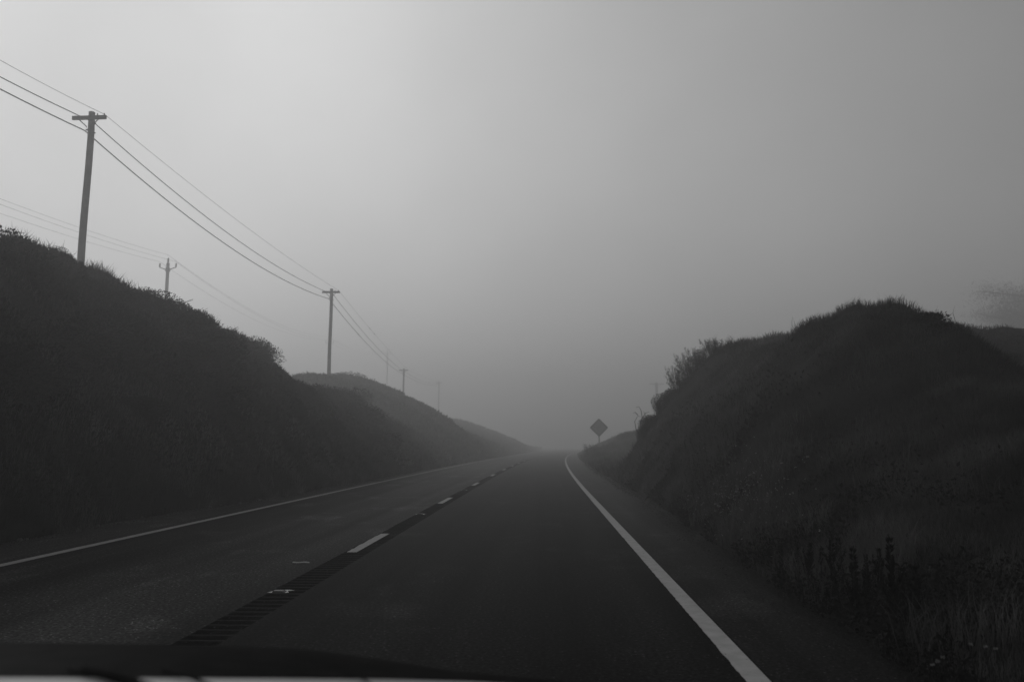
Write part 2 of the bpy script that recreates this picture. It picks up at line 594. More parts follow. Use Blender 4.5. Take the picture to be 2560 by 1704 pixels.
# ------------------------------------------------------------------ road
RYS = rows([(-14, 60, 1.0), (60, 420, 4.0)])
def strip(name, x0, x1, z, m, label, edge=0.0, ys=None):
    ys = RYS if ys is None else ys
    c = cx(ys)
    j0 = x0 + c + (rng.normal(0, edge, len(ys)) if edge else 0)
    j1 = x1 + c
    V = np.concatenate([np.stack([j0, ys, np.full_like(ys, z)], 1), np.stack([j1, ys, np.full_like(ys, z)], 1)])
    n = len(ys)
    i = np.arange(n - 1)
    F = np.stack([i, i + n, i + n + 1, i + 1], 1)
    return tag(link(name, np_mesh(name, V, F), m), label, kind='structure')

strip("road", -7.6, -2.53, 0.0, M["old_asphalt"], "older grey asphalt of the oncoming lane and left shoulder")
strip("road", -2.21, 1.30, 0.0, M["new_asphalt"], "darker asphalt of the right lane")
strip("road_shoulder", 1.30, 2.75, 0.0, M["shoulder"], "narrow asphalt shoulder at the foot of the right bank")

# rumble strip: real grooves ground into the asphalt between the lanes
def rumble():
    pitch, y0, n = 0.16, -4.0, 760
    prof = [(0.0, 0.0), (0.042, 0.0), (0.058, -0.016), (0.095, -0.034), (0.145, -0.016)]
    ys, zs = [], []
    for k in range(n):
        for a, b in prof:
            ys.append(y0 + k * pitch + a); zs.append(b)
    ys = np.array(ys); zs = np.array(zs)
    c = cx(ys)
    wl = np.repeat(rng.normal(0, 0.010, n), len(prof)); wr = np.repeat(rng.normal(-.015, 0.03, n), len(prof))
    xs = np.stack([np.full_like(ys, -2.53) + c, -2.505 + wl * 0.7 + c, -2.24 + wr + c, np.full_like(ys, -2.21) + c], 1)
    zz = np.stack([np.zeros_like(zs), zs, zs, np.zeros_like(zs)], 1)
    V = np.stack([xs, np.repeat(ys[:, None], 4, 1), zz], 2).reshape(-1, 3)
    m = len(ys)
    i, j = np.meshgrid(np.arange(m - 1), np.arange(3), indexing='ij')
    a = (i * 4 + j).ravel()
    F = np.stack([a, a + 1, a + 5, a + 4], 1)
    me = np_mesh("rumble_strip", V, F)
    me.materials.append(M["groove"])
    me.materials.append(M["new_asphalt"])
    idx = np.where(np.repeat(np.arange(m - 1), 3) % 5 == 0, 1, 0).astype(np.int32)      # ridge tops in lighter asphalt than the grooves
    me.polygons.foreach_set("material_index", idx)
    return tag(link("rumble_strip", me, None), "row of dark transverse grooves ground along the road centre", kind='structure')
rumble()
strip("road", -2.53, -2.21, 0.0, M["new_asphalt"], "far end of the dark centre joint between the lanes", ys=rows([(117.55, 420, 4.0)]))

FINE = rows([(-8, 40, 0.06), (40, 120, 0.4), (120, 300, 2)])
strip("edge_line", 1.14, 1.28, 0.004, M["line"], "solid white edge line along the right lane", 0.002, FINE)
strip("edge_line", -6.17, -6.03, 0.004, M["line"], "solid white edge line beside the left bank", 0.002, FINE)
for k in range(-1, 14):
    y0 = 10.2 + 8.55 * k
    strip("lane_dash", -2.50, -2.37, 0.004, M["line"], "short white centre dash painted over the rumble grooves", 0.006, np.linspace(y0, y0 + 2.15, 24))

# raised pavement markers between the dashes
def marker(name, loc, label):
    r = empty(name, loc, random.uniform(-.06, .06))
    tag(r, label, "road marker", "raised markers along the centre line")
    b = MB()
    b.quads([(-.055, -.05, 0), (.055, -.05, 0), (.055, .05, 0), (-.055, .05, 0), (-.045, -.028, .018), (.045, -.028, .018), (.045, .028, .018), (-.045, .028, .018)],
            [(4, 5, 6, 7), (1, 2, 6, 5), (2, 3, 7, 6), (3, 0, 4, 7), (0, 1, 5, 4)])
    b.build("body", M["lens"], r)
    p = MB()
    p.quads([(-.10, -.02, .002), (-.058, -.03, .002), (-.06, .06, .004), (-.03, .10, .004), (.06, .11, .004), (.12, .09, .004), (.06, .058, .004), (.062, -.03, .002), (.098, -.015, .002)],
            [(0, 1, 2), (2, 3, 6), (3, 4, 6), (4, 5, 6), (7, 8, 6)])
    p.build("adhesive_pad", M["marker"], r)
    return r
marker("road_marker", (-2.43, 7.42, 0.005), "nearest raised road marker on a white pad among the rumble grooves")
m2 = marker("road_marker", (-2.43, 15.75, 0.005), "raised road marker between the first and second centre dashes")
marker("road_marker", (-2.43 + float(cx(24.3)), 24.3, 0.005), "small far road marker between the second and third centre dashes")

b = MB()
xs = np.linspace(-0.095, 0.095, 9)
V = [(x, y + 0.006 * math.sin(9 * x + 1), z + 0.002 * math.sin(40 * x)) for (y, z) in ((-.012, .004), (-.008, .015), (.008, .015), (.012, .004)) for x in xs]
b.quads(V, [(r * 9 + i, r * 9 + i + 1, (r + 1) * 9 + i + 1, (r + 1) * 9 + i) for r in range(3) for i in range(8)])
o = b.build("plastic_strip", M["marker"])
o.location = (-2.79, 9.26, 0.0)
tag(o, "thin white strip lying across the left lane beside the rumble grooves", "litter")

# stick on the left shoulder
b = MB()
b.tube([(-.45, 0, .02), (-.2, .03, .03), (.1, -.02, .025), (.42, .03, .02)], [.018, .022, .02, .012], 6)
o = b.build("fallen_stick", M["stem"])
o.location = (-6.55, 30.5, 0.0)
tag(o, "dark stick lying on the left shoulder below the bank", "stick")

# ------------------------------------------------------------------ plant meshes
def unit(n):
    v = rng.normal(size=(n, 3))
    return v / np.linalg.norm(v, axis=1, keepdims=True)

def leaf_arrays(P, D, L, Wd):
    """Diamond leaves: base P, direction D (n,3), length L, width Wd."""
    n = len(P)
    R = unit(n)
    A = np.cross(D, R); A /= np.linalg.norm(A, axis=1, keepdims=True) + 1e-9
    L = L[:, None]; Wd = Wd[:, None]
    V = np.stack([P, P + D * L * .45 + A * Wd * .5, P + D * L, P + D * L * .45 - A * Wd * .5], 1).reshape(-1, 3)
    F = np.arange(4 * n).reshape(n, 4)
    return V, F

def blade_arrays(P, D, L, Wd):
    """Grass blades: a narrow quad below and a bent tip above."""
    n = len(P)
    R = unit(n); R[:, 2] = 0
    R /= np.linalg.norm(R, axis=1, keepdims=True) + 1e-9
    A = np.stack([-R[:, 1], R[:, 0], np.zeros(n)], 1)
    Lc = L[:, None]; w = Wd[:, None] * .5
    mid = P + D * Lc * .6
    tip = P + D * Lc + R * Lc * .28 - np.array([[0, 0, 1]]) * Lc * .06
    V = np.stack([P - A * w, P + A * w, mid + A * w * .7, mid - A * w * .7, tip], 1).reshape(-1, 3)
    k = np.arange(n)[:, None] * 5
    T = np.concatenate([k + [0, 1, 2], k + [0, 2, 3], k + [3, 2, 4]], 0)
    return V, T


def stuff(name, V, F, m, label):
    return tag(link(name, np_mesh(name, V, F), m), label, kind='stuff')

# ---- left bank: one dense mass of low scrub
def scrub_left():
    N = 230000
    Y = 6 * (110 / 6.0) ** rng.random(N)
    t0 = toeL(Y)
    w = t0 + np.interp(Y, LY, LX)
    d = rng.random(N) ** 0.85 * (w + 2.5) + 0.15
    X = t0 - d
    k = np.clip(Y / 20, 0.45, 5)
    Nn = normals(hL, X, Y)
    P = np.stack([X, Y, hL(X, Y)], 1)
    D = Nn * 0.7 + unit(N) * 0.85 + np.array([[0, 0, 0.45]])
    D /= np.linalg.norm(D, axis=1, keepdims=True)
    L = rng.uniform(0.07, 0.17, N) * k ** 0.7
    Wd = L * rng.uniform(0.28, 0.5, N)
    P = P - Nn * 0.02 + Nn * (rng.random(N)[:, None] ** 2) * 0.14 * (k[:, None] ** .4)
    V, F = leaf_arrays(P, D, L, Wd)
    stuff("hillside_scrub", V, F, M["scrub"], "dense dark low scrub covering the whole left bank")
    N = 90000
    Y = 12 * (60 / 12.0) ** rng.random(N)
    t0 = toeL(Y)
    d = (t0 + np.interp(Y, LY, LX)) * rng.uniform(.45, 1.12, N)
    X = t0 - d
    keep = rng.random(N) < .35 + 1.6 * np.clip(vnoise(X, Y, .8, 21), -.2, .5)
    X, Y = X[keep], Y[keep]; n = len(X)
    P = np.stack([X, Y, hL(X, Y) - .02], 1)
    D = np.array([[0, 0, 1.0]]) + unit(n) * .55 + normals(hL, X, Y) * .3
    D /= np.linalg.norm(D, axis=1, keepdims=True)
    kk = np.clip(Y / 20, .7, 3)
    V, F = blade_arrays(P, D, rng.uniform(.12, .42, n) * (.5 + 1.3 * np.clip(vnoise(X, Y, 1.6, 22) + .4, 0, 1)), rng.uniform(.012, .024, n) * kk)
    stuff("scrub_sprigs", V, F, M["scrub"], "wiry sprigs sticking out of the left bank scrub along its crest")
    # paler grass added on the farther banks, its tone standing in for haze
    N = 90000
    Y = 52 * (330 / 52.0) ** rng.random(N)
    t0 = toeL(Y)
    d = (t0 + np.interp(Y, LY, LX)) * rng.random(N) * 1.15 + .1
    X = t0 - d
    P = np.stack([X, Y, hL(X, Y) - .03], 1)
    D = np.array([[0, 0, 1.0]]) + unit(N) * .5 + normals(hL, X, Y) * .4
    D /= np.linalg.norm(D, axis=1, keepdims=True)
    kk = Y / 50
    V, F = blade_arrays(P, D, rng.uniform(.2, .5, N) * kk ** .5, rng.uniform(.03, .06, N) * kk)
    stuff("grass", V, F, M["grass"], "pale grass on the farther banks left of the road, its tone standing in for haze")
    # pale dry grass: lower slope and toe
    N = 90000
    Y = 6 * (90 / 6.0) ** rng.random(N)
    d = np.abs(rng.normal(0, 1.9, N)) - 0.12
    X = toeL(Y) - d
    keep = vnoise(X, Y, 0.5, 8) + 0.25 - d * 0.05 > 0
    X, Y = X[keep], Y[keep]; n = len(X)
    P = np.stack([X, Y, hL(X, Y) - 0.02], 1)
    D = np.array([[0, 0, 1.0]]) + unit(n) * 0.35 + normals(hL, X, Y) * .2
    D /= np.linalg.norm(D, axis=1, keepdims=True)
    kk = np.clip(Y / 20, .5, 4)
    V, F = blade_arrays(P, D, rng.uniform(.12, .38, n) * kk ** .3, rng.uniform(.008, .016, n) * kk)
    stuff("grass", V, F, M["grass"], "dry grass fringe along the foot of the left bank")
scrub_left()

# ---- right bank: grass all over
def grass_right():
    N = 330000
    Y = 3.6 * (34.5 / 3.6) ** rng.random(N)
    d = rng.random(N) ** 0.9 * np.clip(3.5 + Y * 0.45, 0, 14) + 0.03
    X = toeR(Y) + d
    keep = rng.random(N) < 0.55 + 1.0 * (vnoise(X, Y, 0.6, 9) + vnoise(X, Y, 1.7, 10) * .6)
    X, Y, d = X[keep], Y[keep], d[keep]; n = len(X)
    Nn = normals(hR, X, Y)
    P = np.stack([X, Y, hR(X, Y) - 0.02], 1)
    lean = np.array([[0.05, -0.1, 1.0]])
    D = lean + unit(n) * 0.45 + Nn * .45
    D /= np.linalg.norm(D, axis=1, keepdims=True)
    k = np.clip(Y / 18, .35, 2)
    clump = 0.7 + 0.9 * np.clip(vnoise(X, Y, 1.1, 12) + .3, 0, 1)
    L = rng.uniform(.10, .26, n) * clump * k ** .35
    V, F = blade_arrays(P, D, L, rng.uniform(.006, .014, n) * k)
    stuff("grass", V, F, M["grass"], "matted dry grass covering the right mound")
    # verge beyond the cut end
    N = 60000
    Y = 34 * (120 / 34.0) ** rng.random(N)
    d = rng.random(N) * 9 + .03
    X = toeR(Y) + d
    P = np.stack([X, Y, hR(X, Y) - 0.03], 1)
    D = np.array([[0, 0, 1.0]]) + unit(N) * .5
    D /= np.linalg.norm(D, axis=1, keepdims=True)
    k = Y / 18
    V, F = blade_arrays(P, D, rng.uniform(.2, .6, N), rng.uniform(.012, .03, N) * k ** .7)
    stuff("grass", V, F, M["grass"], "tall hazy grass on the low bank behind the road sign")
    # broad leaved low weeds among the grass near the shoulder
    N = 90000
    Y = 3.6 * (26 / 3.6) ** rng.random(N)
    d = np.abs(rng.normal(0, 1.0, N)) + .02
    X = toeR(Y) + d
    keep = (vnoise(X, Y, 1.3, 14) + 0.05 > 0) & (rng.random(N) < .6)
    X, Y = X[keep], Y[keep]; n = len(X)
    k = np.clip(Y / 12, .5, 2)
    P = np.stack([X, Y, hR(X, Y) + rng.random(n) ** 1.5 * (.10 + .22 * np.clip(vnoise(X, Y, 2.2, 15) + .4, 0, 1))], 1)
    D = unit(n) * .9 + np.array([[0, 0, .5]])
    D /= np.linalg.norm(D, axis=1, keepdims=True)
    L = rng.uniform(.035, .09, n) * k ** .6
    V, F = leaf_arrays(P, D, L, L * rng.uniform(.3, .55, n))
    stuff("ground_cover", V, F, M["leaf"], "low leafy ground cover along the right shoulder edge")
    # tall pale grass in clumps behind the shoulder weeds
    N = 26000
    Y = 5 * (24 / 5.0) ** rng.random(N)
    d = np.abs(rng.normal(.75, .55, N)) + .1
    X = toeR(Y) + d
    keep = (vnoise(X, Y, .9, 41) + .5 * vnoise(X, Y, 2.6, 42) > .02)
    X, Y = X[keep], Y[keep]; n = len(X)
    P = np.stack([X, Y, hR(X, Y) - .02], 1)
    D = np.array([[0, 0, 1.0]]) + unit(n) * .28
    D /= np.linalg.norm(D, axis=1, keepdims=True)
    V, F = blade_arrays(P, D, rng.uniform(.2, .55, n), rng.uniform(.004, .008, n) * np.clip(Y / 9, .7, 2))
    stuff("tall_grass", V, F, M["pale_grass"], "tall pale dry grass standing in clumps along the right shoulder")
    # tiny pale wildflowers in the patch beside the shoulder
    n = 420
    Y = rng.normal(12.3, 1.3, n); d = np.abs(rng.normal(.55, .28, n)) + .05
    X = toeR(Y) + d
    P = np.stack([X, Y, hR(X, Y) + rng.uniform(.08, .42, n)], 1)
    D = unit(n)
    L = rng.uniform(.012, .026, n)
    V, F = leaf_arrays(P, D, L, L)
    V2, F2 = leaf_arrays(P, np.cross(D, unit(n)), L, L)
    V = np.concatenate([V, V2]); F = np.concatenate([F, F2 + 4 * n])
    stuff("wildflowers", V, F, M["petal"], "patch of tiny pale wildflowers in the grass beside the right shoulder")
grass_right()

# gravel and crumbled earth spilling over both asphalt edges
def gravel():
    Ps, Rs = [], []
    for toe, sg, n in ((toeL, -1, 5000), (toeR, 1, 5000)):
        Y = 3.6 * (60 / 3.6) ** rng.random(n)
        d = rng.normal(-.06, .13, n)
        X = toe(Y) + sg * d
        Ps.append(np.stack([X, Y, np.where(d > 0, .01, .004)], 1)); Rs.append(rng.uniform(.004, .013, n) * np.clip(Y / 9, .7, 2.5) * rng.random(n) ** .5)
    P = np.concatenate(Ps); R = np.concatenate(Rs); n = len(P)
    o6 = np.array([[1, 0, 0], [0, 1, 0], [-1, 0, 0], [0, -1, 0], [0, 0, .7], [0, 0, -.5]])
    V = (P[:, None, :] + o6[None] * R[:, None, None] * rng.uniform(.6, 1.3, (n, 6, 1))).reshape(-1, 3)
    k = np.arange(n)[:, None] * 6
    T = np.concatenate([k + q for q in ([0, 1, 4], [1, 2, 4], [2, 3, 4], [3, 0, 4], [1, 0, 5], [2, 1, 5], [3, 2, 5], [0, 3, 5])], 0)
    stuff("gravel", V, T, M["gravel"], "loose gravel and crumbled earth along both edges of the asphalt")
gravel()

# tall thin stalks that break the outline of the right mound
def stalks():
    mb_v, mb_f = [], []
    n = 260
    Y = rng.uniform(11, 33, n)
    d = rng.uniform(3.6, 8.5, n)
    X = toeR(Y) + d
    P = np.stack([X, Y, hR(X, Y) - .02], 1)
    D = np.array([[0, 0, 1.0]]) + unit(n) * .22
    D /= np.linalg.norm(D, axis=1, keepdims=True)
    V, F = blade_arrays(P, D, rng.uniform(.25, .62, n), np.full(n, .011))
    stuff("grass_stalks", V, F, M["dry"], "thin seed stalks standing up from the top of the right mound")
stalks()


# ---- individual shrubs
def leaf_shell(n, rx, ry, rz, size, up=0.35, lumps=7, spiky=0.0):
    c = unit(lumps); c[:, 2] = np.abs(c[:, 2]) * .8
    c *= rng.uniform(.15, .5, (lumps, 1))
    rad = rng.uniform(.42, .66, lumps)
    k = rng.integers(0, lumps, n)
    u = unit(n)
    r = rad[k] * rng.uniform(.35, 1, n) ** .5
    Q = c[k] + u * r[:, None]
    Q[:, 2] = np.where(Q[:, 2] < -.45, -Q[:, 2] * .6, Q[:, 2])
    P = Q * np.array([[rx, ry, rz]])
    D = u * (.9 - spiky * .5) + np.array([[0, 0, up + spiky]]) + unit(n) * .5
    D /= np.linalg.norm(D, axis=1, keepdims=True)
    L = rng.uniform(.6, 1.4, n) * size
    return P, D, L

def stems_mb(n, r, h, rad=.012):
    b = MB()
    for i in range(n):
        a = random.uniform(0, 6.28); q = random.uniform(.2, .85)
        e = Vector((math.cos(a) * r * q, math.sin(a) * r * q, h * random.uniform(.6, .95)))
        mid = Vector((e.x * .35, e.y * .35, e.z * .5))
        b.tube([(e.x * .06, e.y * .06, -.1), mid, e], [rad, rad * .75, rad * .35], 5)
    return b

def make_shrub(kind):
    root = empty("shrub", (0, -40, 0))
    if kind == 'round':
        P, D, L = leaf_shell(13000, 1.0, 1.0, .95, .05, .45, 9)
        V, F = leaf_arrays(P, D, L, L * .45)
        st = stems_mb(12, .8, .7); fm = M["scrub"]
    elif kind == 'spiky':
        n = 900
        P, D, L = leaf_shell(n, .75, .75, .55, .30, .6, 6, 1.0)
        V, F = blade_arrays(P, D, L, np.full(n, .024))
        st = stems_mb(14, .6, .6); fm = M["leaf"]
    elif kind == 'upright':
        nst = 80
        Ps, Ds = [], []
        st = MB()
        for i in range(nst):
            a = random.uniform(0, 6.28); q = random.uniform(.05, .55)
            h = random.uniform(.4, 1.1)
            bx, by = math.cos(a) * q, math.sin(a) * q
            ex, ey = bx * 1.5 + random.uniform(-.12, .12), by * 1.5 + random.uniform(-.12, .12)
            st.tube([(bx * .7, by * .7, -.1), (bx, by, h * .5), (ex, ey, h)], [.008, .006, .003], 4)
            m = 60
            tt = rng.random(m) ** .7
            Ps.append(np.stack([bx + (ex - bx) * tt, by + (ey - by) * tt, .12 + (h - .08) * tt], 1) + rng.normal(size=(m, 3)) * .035)
            Ds.append(unit(m) * .7 + np.array([[0, 0, .8]]))
        P = np.concatenate(Ps); D = np.concatenate(Ds); D /= np.linalg.norm(D, axis=1, keepdims=True)
        L = rng.uniform(.04, .10, len(P))
        V, F = leaf_arrays(P, D, L, L * .22)
        fm = M["leaf"]
    else:                                                   # broad leafy bramble
        P, D, L = leaf_shell(900, .9, .7, .62, .115, .2, 8)
        V, F = leaf_arrays(P, D, L, L * .75)
        st = stems_mb(16, .8, .62, .009); fm = M["dark_leaf"]
    if F.shape[1] in (3, 4):
        f = link("foliage", np_mesh("foliage", V, F), fm, root)
    st.build("stem", M["stem"], root)
    return root

PROTO = {k: make_shrub(k) for k in ('round', 'spiky', 'upright', 'bramble')}
USED = set()
def shrub(kind, hf, X, Y, sc, label, group, cat="shrub", sink=0.12):
    loc = (X, Y, float(hf(np.array([X]), np.array([Y]))[0]) - sink * (sc if not hasattr(sc, '__len__') else sc[2]))
    rz = random.uniform(0, 6.28)
    if kind not in USED:
        USED.add(kind)
        o = PROTO[kind]
        o.location = loc; o.rotation_euler = (0, 0, rz)
        o.scale = sc if hasattr(sc, '__len__') else (sc, sc, sc)
    else:
        o = dup(PROTO[kind], loc, rz, sc)
    tag(o, label, cat, group)
    return o

def Lat(px, X):            # distance along the road of a crest point seen at photo column px and lying at offset X
    rows_ = [(0, 540), (187, 606), (390, 693), (540, 757), (640, 852), (790, 860), (890, 914), (1150, 1030), (1250, 1030), (1478, 960), (1560, 880), (1680, 800), (1850, 767), (1975, 688), (2080, 698), (2240, 754), (2356, 858)]
    py = float(np.interp(px, [q[0] for q in rows_], [q[1] for q in rows_]))
    return atX(px, py, X).y

GL = "shrubs along the crest of the left bank"
for px, X, kind, sc, label in [
    (30, -10.9, 'round', (0.98, 1.26, 1.09), "large bushy shrub at the left frame edge, topmost on the bank"),
    (84, -11.0, 'round', (0.63, 0.73, 0.65), "fine twiggy shrub on the downhill side of the topmost bush"),
    (135, -11.9, 'round', (0.55, 0.63, 0.60), "small bristly shrub on the crest just before the nearest utility pole"),
    (232, -11.1, 'round', (1.10, 1.26, 0.66), "low rounded shrub on the crest just beyond the nearest utility pole"),
    (318, -11.1, 'round', (0.71, 0.87, 0.88), "small pointed shrub between the nearest pole and the insulator pole"),
    (362, -11.0, 'round', (1.42, 1.58, 0.88), "rounded shrub hiding the foot of the pole with three insulators"),
    (430, -11.1, 'round', (1.10, 1.10, 0.79), "short rounded shrub just right of the three insulator pole"),
    (505, -11.0, 'round', (1.89, 2.36, 1.09), "broad domed shrub midway down the left crest"),
    (580, -11.2, 'round', (1.26, 1.68, 1.04), "steep sided round shrub at the corner of the near left crest"),
    (662, -11.3, 'round', (1.37, 1.68, 1.10), "last round shrub at the lower end of the near left crest"),
    (790, -18.8, 'round', (3.46, 4.41, 1.56), "hazy domed shrub on the second bank beside the second utility pole"),
    (842, -18.9, 'round', (2.84, 3.46, 1.40), "hazy low shrub right of the domed one on the second bank"),
    (925, -22, 'round', (3.78, 3.78, 1.56), "faint fog veiled shrub at the foot of the third utility pole"),
]:
    shrub(kind, hL, X, Lat(px, X), sc, label, GL, sink=.34)

GF_ = "shrubs merged into the scrub of the left bank"
for i in range(30):
    Y = 11 * (52 / 11.0) ** random.random()
    w_ = 12 - 7.2
    d_ = w_ * random.uniform(.2, .88)
    q_ = random.uniform(.7, 1.5) * (1 + Y / 140)
    shrub('round', hL, float(toeL(Y)) - d_, Y, (q_, q_ * random.uniform(.9, 1.3), q_ * random.uniform(.5, .8)),
          "dark rounded shrub merged into the dense scrub on the face of the left bank", GF_, sink=.2)

GR = "shrubs on the right mound"
for px, X, kind, sc, label in [
    (1892, 7.6, 'bramble', (1.1, 1.1, .8), "dark leafy bramble on the left shoulder of the right mound"),
    (1862, 7.4, 'bramble', (.7, .7, .62), "small dark bramble at the downhill end of the leafy one"),
    (1945, 7.5, 'upright', (.35, .35, .3), "wispy little shrub just left of the mound top"),
    (1700, 7.2, 'spiky', (1.15, 1.15, .85), "spiky tufted plant standing on the crest of the right bank"),
    (1650, 6.6, 'upright', (.9, .9, .6), "grey upright shrub left of the spiky tufted plant"),
    (1618, 6.3, 'upright', (.9, .9, .75), "tall grey feathery shrub in the middle of the stepped crest"),
    (1590, 5.8, 'upright', (.8, .8, .8), "feathery shrub leaning out over the steep end of the bank"),
    (1566, 5.3, 'upright', (.7, .7, .85), "lowest feathery shrub on the steep end of the bank"),
    (1553, 5.15, 'round', (.7, .7, .6), "rounded shrub tucked under the lowest feathery shrub"),
    (1520, 4.5, 'upright', (.55, .55, .5), "small feathery shrub between the two round ones on the steep bank end"),
    (1486, 3.85, 'round', (.5, .5, .55), "dark shrub hanging over the steep face beside the dead twisted shrub"),
    (1538, 4.9, 'round', (.8, .8, .65), "round dark shrub on the lower ledge of the steep bank end"),
    (1502, 4.15, 'round', (.7, .7, .5), "dark shrub at the outer tip of the steep bank end"),
    (2165, 7.3, 'bramble', (.45, .45, .3), "tiny dark clump on the right slope of the mound"),
    (2138, 7.4, 'bramble', (.5, .5, .34), "tiny dark leafy clump just right of the mound top"),
]:
    shrub(kind, hR, X, Lat(px, X), sc, label, GR)
for px, Y, kind, sc, label in [
    (1362, 66, 'upright', (1.1, 1.1, 1.25), "hazy weed clump at the road edge left of the sign post"),
    (1388, 60, 'round', (1.3, 1.3, .85), "low dark shrub in front of the sign post"),
    (1420, 68, 'round', (1.6, 1.6, .9), "hazy shrub right of the sign post"),
    (1450, 74, 'round', (1.8, 1.8, 1.0), "pale hazy shrub between the sign and the bank end"),
]:
    shrub(kind, hR, at(px, 1030, Y).x, Y, sc, label, "hazy shrubs around the road sign")

# bare branching stalk on the right slope of the mound, and a dead twisted shrub at the cut end
def dead_plant(name, X, Y, z, paths, r, label, cat):
    root = empty(name, (X, Y, z))
    tag(root, label, cat)
    t = MB(); t.tube(paths[0], [r, r * .8, r * .6, r * .4][:len(paths[0])] + [r * .4] * max(0, len(paths[0]) - 4), 6)
    t.build("trunk", M["stem"], root)
    for p in paths[1:]:
        q = MB(); q.tube(p, [r * .6 * (1 - .7 * i / max(1, len(p) - 1)) for i in range(len(p))], 5)
        q.build("branch", M["stem"], root)
    return root
X = 7.3; Y = Lat(2158, X)
dead_plant("dry_stalk", X, Y, float(hR(np.array([X]), np.array([Y]))[0]) - .03,
           [[(0, 0, 0), (.005, 0, .12), (0, 0, .25)], [(0, 0, .10), (-.05, 0, .20), (-.085, 0, .33)], [(0, 0, .22), (-.012, .0, .30), (-.02, 0, .40)],
            [(0, 0, .22), (.012, 0, .32), (.015, 0, .39)], [(0, 0, .13), (.05, 0, .22), (.085, 0, .27)], [(.045, 0, .21), (.07, 0, .30), (.085, 0, .37)]],
           .007, "bare forked stalk standing on the right slope of the mound", "dry stalk")
X, Y = at(1473, 1000, 58.0).x, 58.0
dq = dead_plant("dead_shrub", X, Y, float(hR(np.array([X]), np.array([Y]))[0]) - .1,
           [[(.1, 0, 0), (.02, .05, .7), (.1, 0, 1.3), (.0, 0, 1.8)],
            [(.05, 0, 1.2), (-.2, .1, 1.5), (-.28, 0, 1.95), (-.1, .1, 2.25), (.05, 0, 2.2)],
            [(0, 0, 1.75), (.12, 0, 2.2), (.08, .1, 2.55), (-.05, 0, 2.75), (-.2, 0, 2.7)],
            [(.12, 0, 2.1), (.3, 0, 2.4), (.5, 0, 2.45)], [(.05, 0, 1.5), (.3, 0, 1.8), (.36, 0, 2.15), (.2, 0, 2.5)],
            [(.02, 0, .6), (-.15, 0, .9), (-.1, 0, 1.3), (-.22, 0, 1.6)], [(-.1, .1, 2.3), (-.25, 0, 2.45), (-.35, 0, 2.4)]],
           .045, "pale dead twisted shrub at the end of the steep right bank", "dead shrub")

dq.scale = (1.35, 1.35, 1.35)
# ---- dark spiky weeds along the near right shoulder
def make_weed(n_side, h):
    root = empty("weed_spire", (0, -42, 0))
    s = MB(); s.tube([(0, 0, -.04), (.008, .004, h * .5), (.0, .012, h)], [.006, .005, .002], 5)
    s.build("stem", M["stem"], root)
    n = 260
    z = rng.random(n) * h * .98
    r = .034 * np.clip(1.05 - z / h, .2, 1) + .012 * (z > .55 * h)
    a = rng.random(n) * 6.283
    P = np.stack([np.cos(a) * .004, np.sin(a) * .004, z], 1)
    D = np.stack([np.cos(a), np.sin(a), rng.uniform(.5, 1.8, n)], 1)
    D /= np.linalg.norm(D, axis=1, keepdims=True)
    L = r * rng.uniform(.9, 1.8, n)
    V, F = leaf_arrays(P, D, L, L * .42)
    link("leaves", np_mesh("leaves", V, F), M["dark_leaf"], root)
    for k in range(n_side):
        a = random.uniform(0, 6.28); z0 = h * random.uniform(.15, .5); l = h * random.uniform(.22, .42)
        e = Vector((math.cos(a) * l * .45, math.sin(a) * l * .45, z0 + l))
        b = MB(); b.tube([(0, 0, z0), (e.x * .6, e.y * .6, z0 + l * .4), e], [.004, .003, .0015], 4)
        m = 50
        t = rng.random(m)
        Pq = np.stack([e.x * t, e.y * t, z0 + (e.z - z0) * t ** 1.3], 1)
        Dq = unit(m) * .7 + np.array([[0, 0, .8]]); Dq /= np.linalg.norm(Dq, axis=1, keepdims=True)
        Lq = rng.uniform(.015, .032, m)
        Vq, Fq = leaf_arrays(Pq, Dq, Lq, Lq * .4)
        b.quads(Vq, Fq)
        b.build("side_shoot", M["dark_leaf"], root)
    return root
WP = [make_weed(5, .44), make_weed(3, .50), make_weed(7, .36)]
wused = set()
# photo column and row of each tip
tips = [(1795, 1262, 2.25), (1832, 1245, 2.36), (1862, 1262, 2.28), (1890, 1268, 2.45), (1912, 1235, 2.38), (1928, 1250, 2.6), (1962, 1268, 2.35),
        (1992, 1290, 2.5), (2022, 1275, 2.75), (2046, 1243, 2.5), (2080, 1335, 2.4), (2105, 1318, 2.6)]
words = ["first", "second", "third", "fourth", "fifth", "sixth", "seventh", "eighth", "ninth", "tenth", "eleventh", "twelfth"]
for i, (px, py, X) in enumerate(tips):
    q = atX(px, py, X)
    Y, top = q.y, q.z
    gz = float(hR(np.array([X]), np.array([Y]))[0])
    k = i % 3
    sc = max(.25, top - gz + .06) / (.44, .50, .36)[k]
    if k in wused:
        o = dup(WP[k], (X, Y, gz - .01), random.uniform(0, 6.28), (min(sc, 1.2), min(sc, 1.2), sc))
    else:
        wused.add(k); o = WP[k]
        o.location = (X, Y, gz - .01); o.rotation_euler = (0, 0, random.uniform(0, 6.28)); o.scale = (min(sc, 1.2), min(sc, 1.2), sc)
    lab = "%s dark weed spire from the left in the row beside the right shoulder" % words[i]
    if px == 1912: lab = "forked weed spire, fifth from the left in the shoulder row"
    tag(o, lab, "weed", "dark weed spires along the right shoulder")

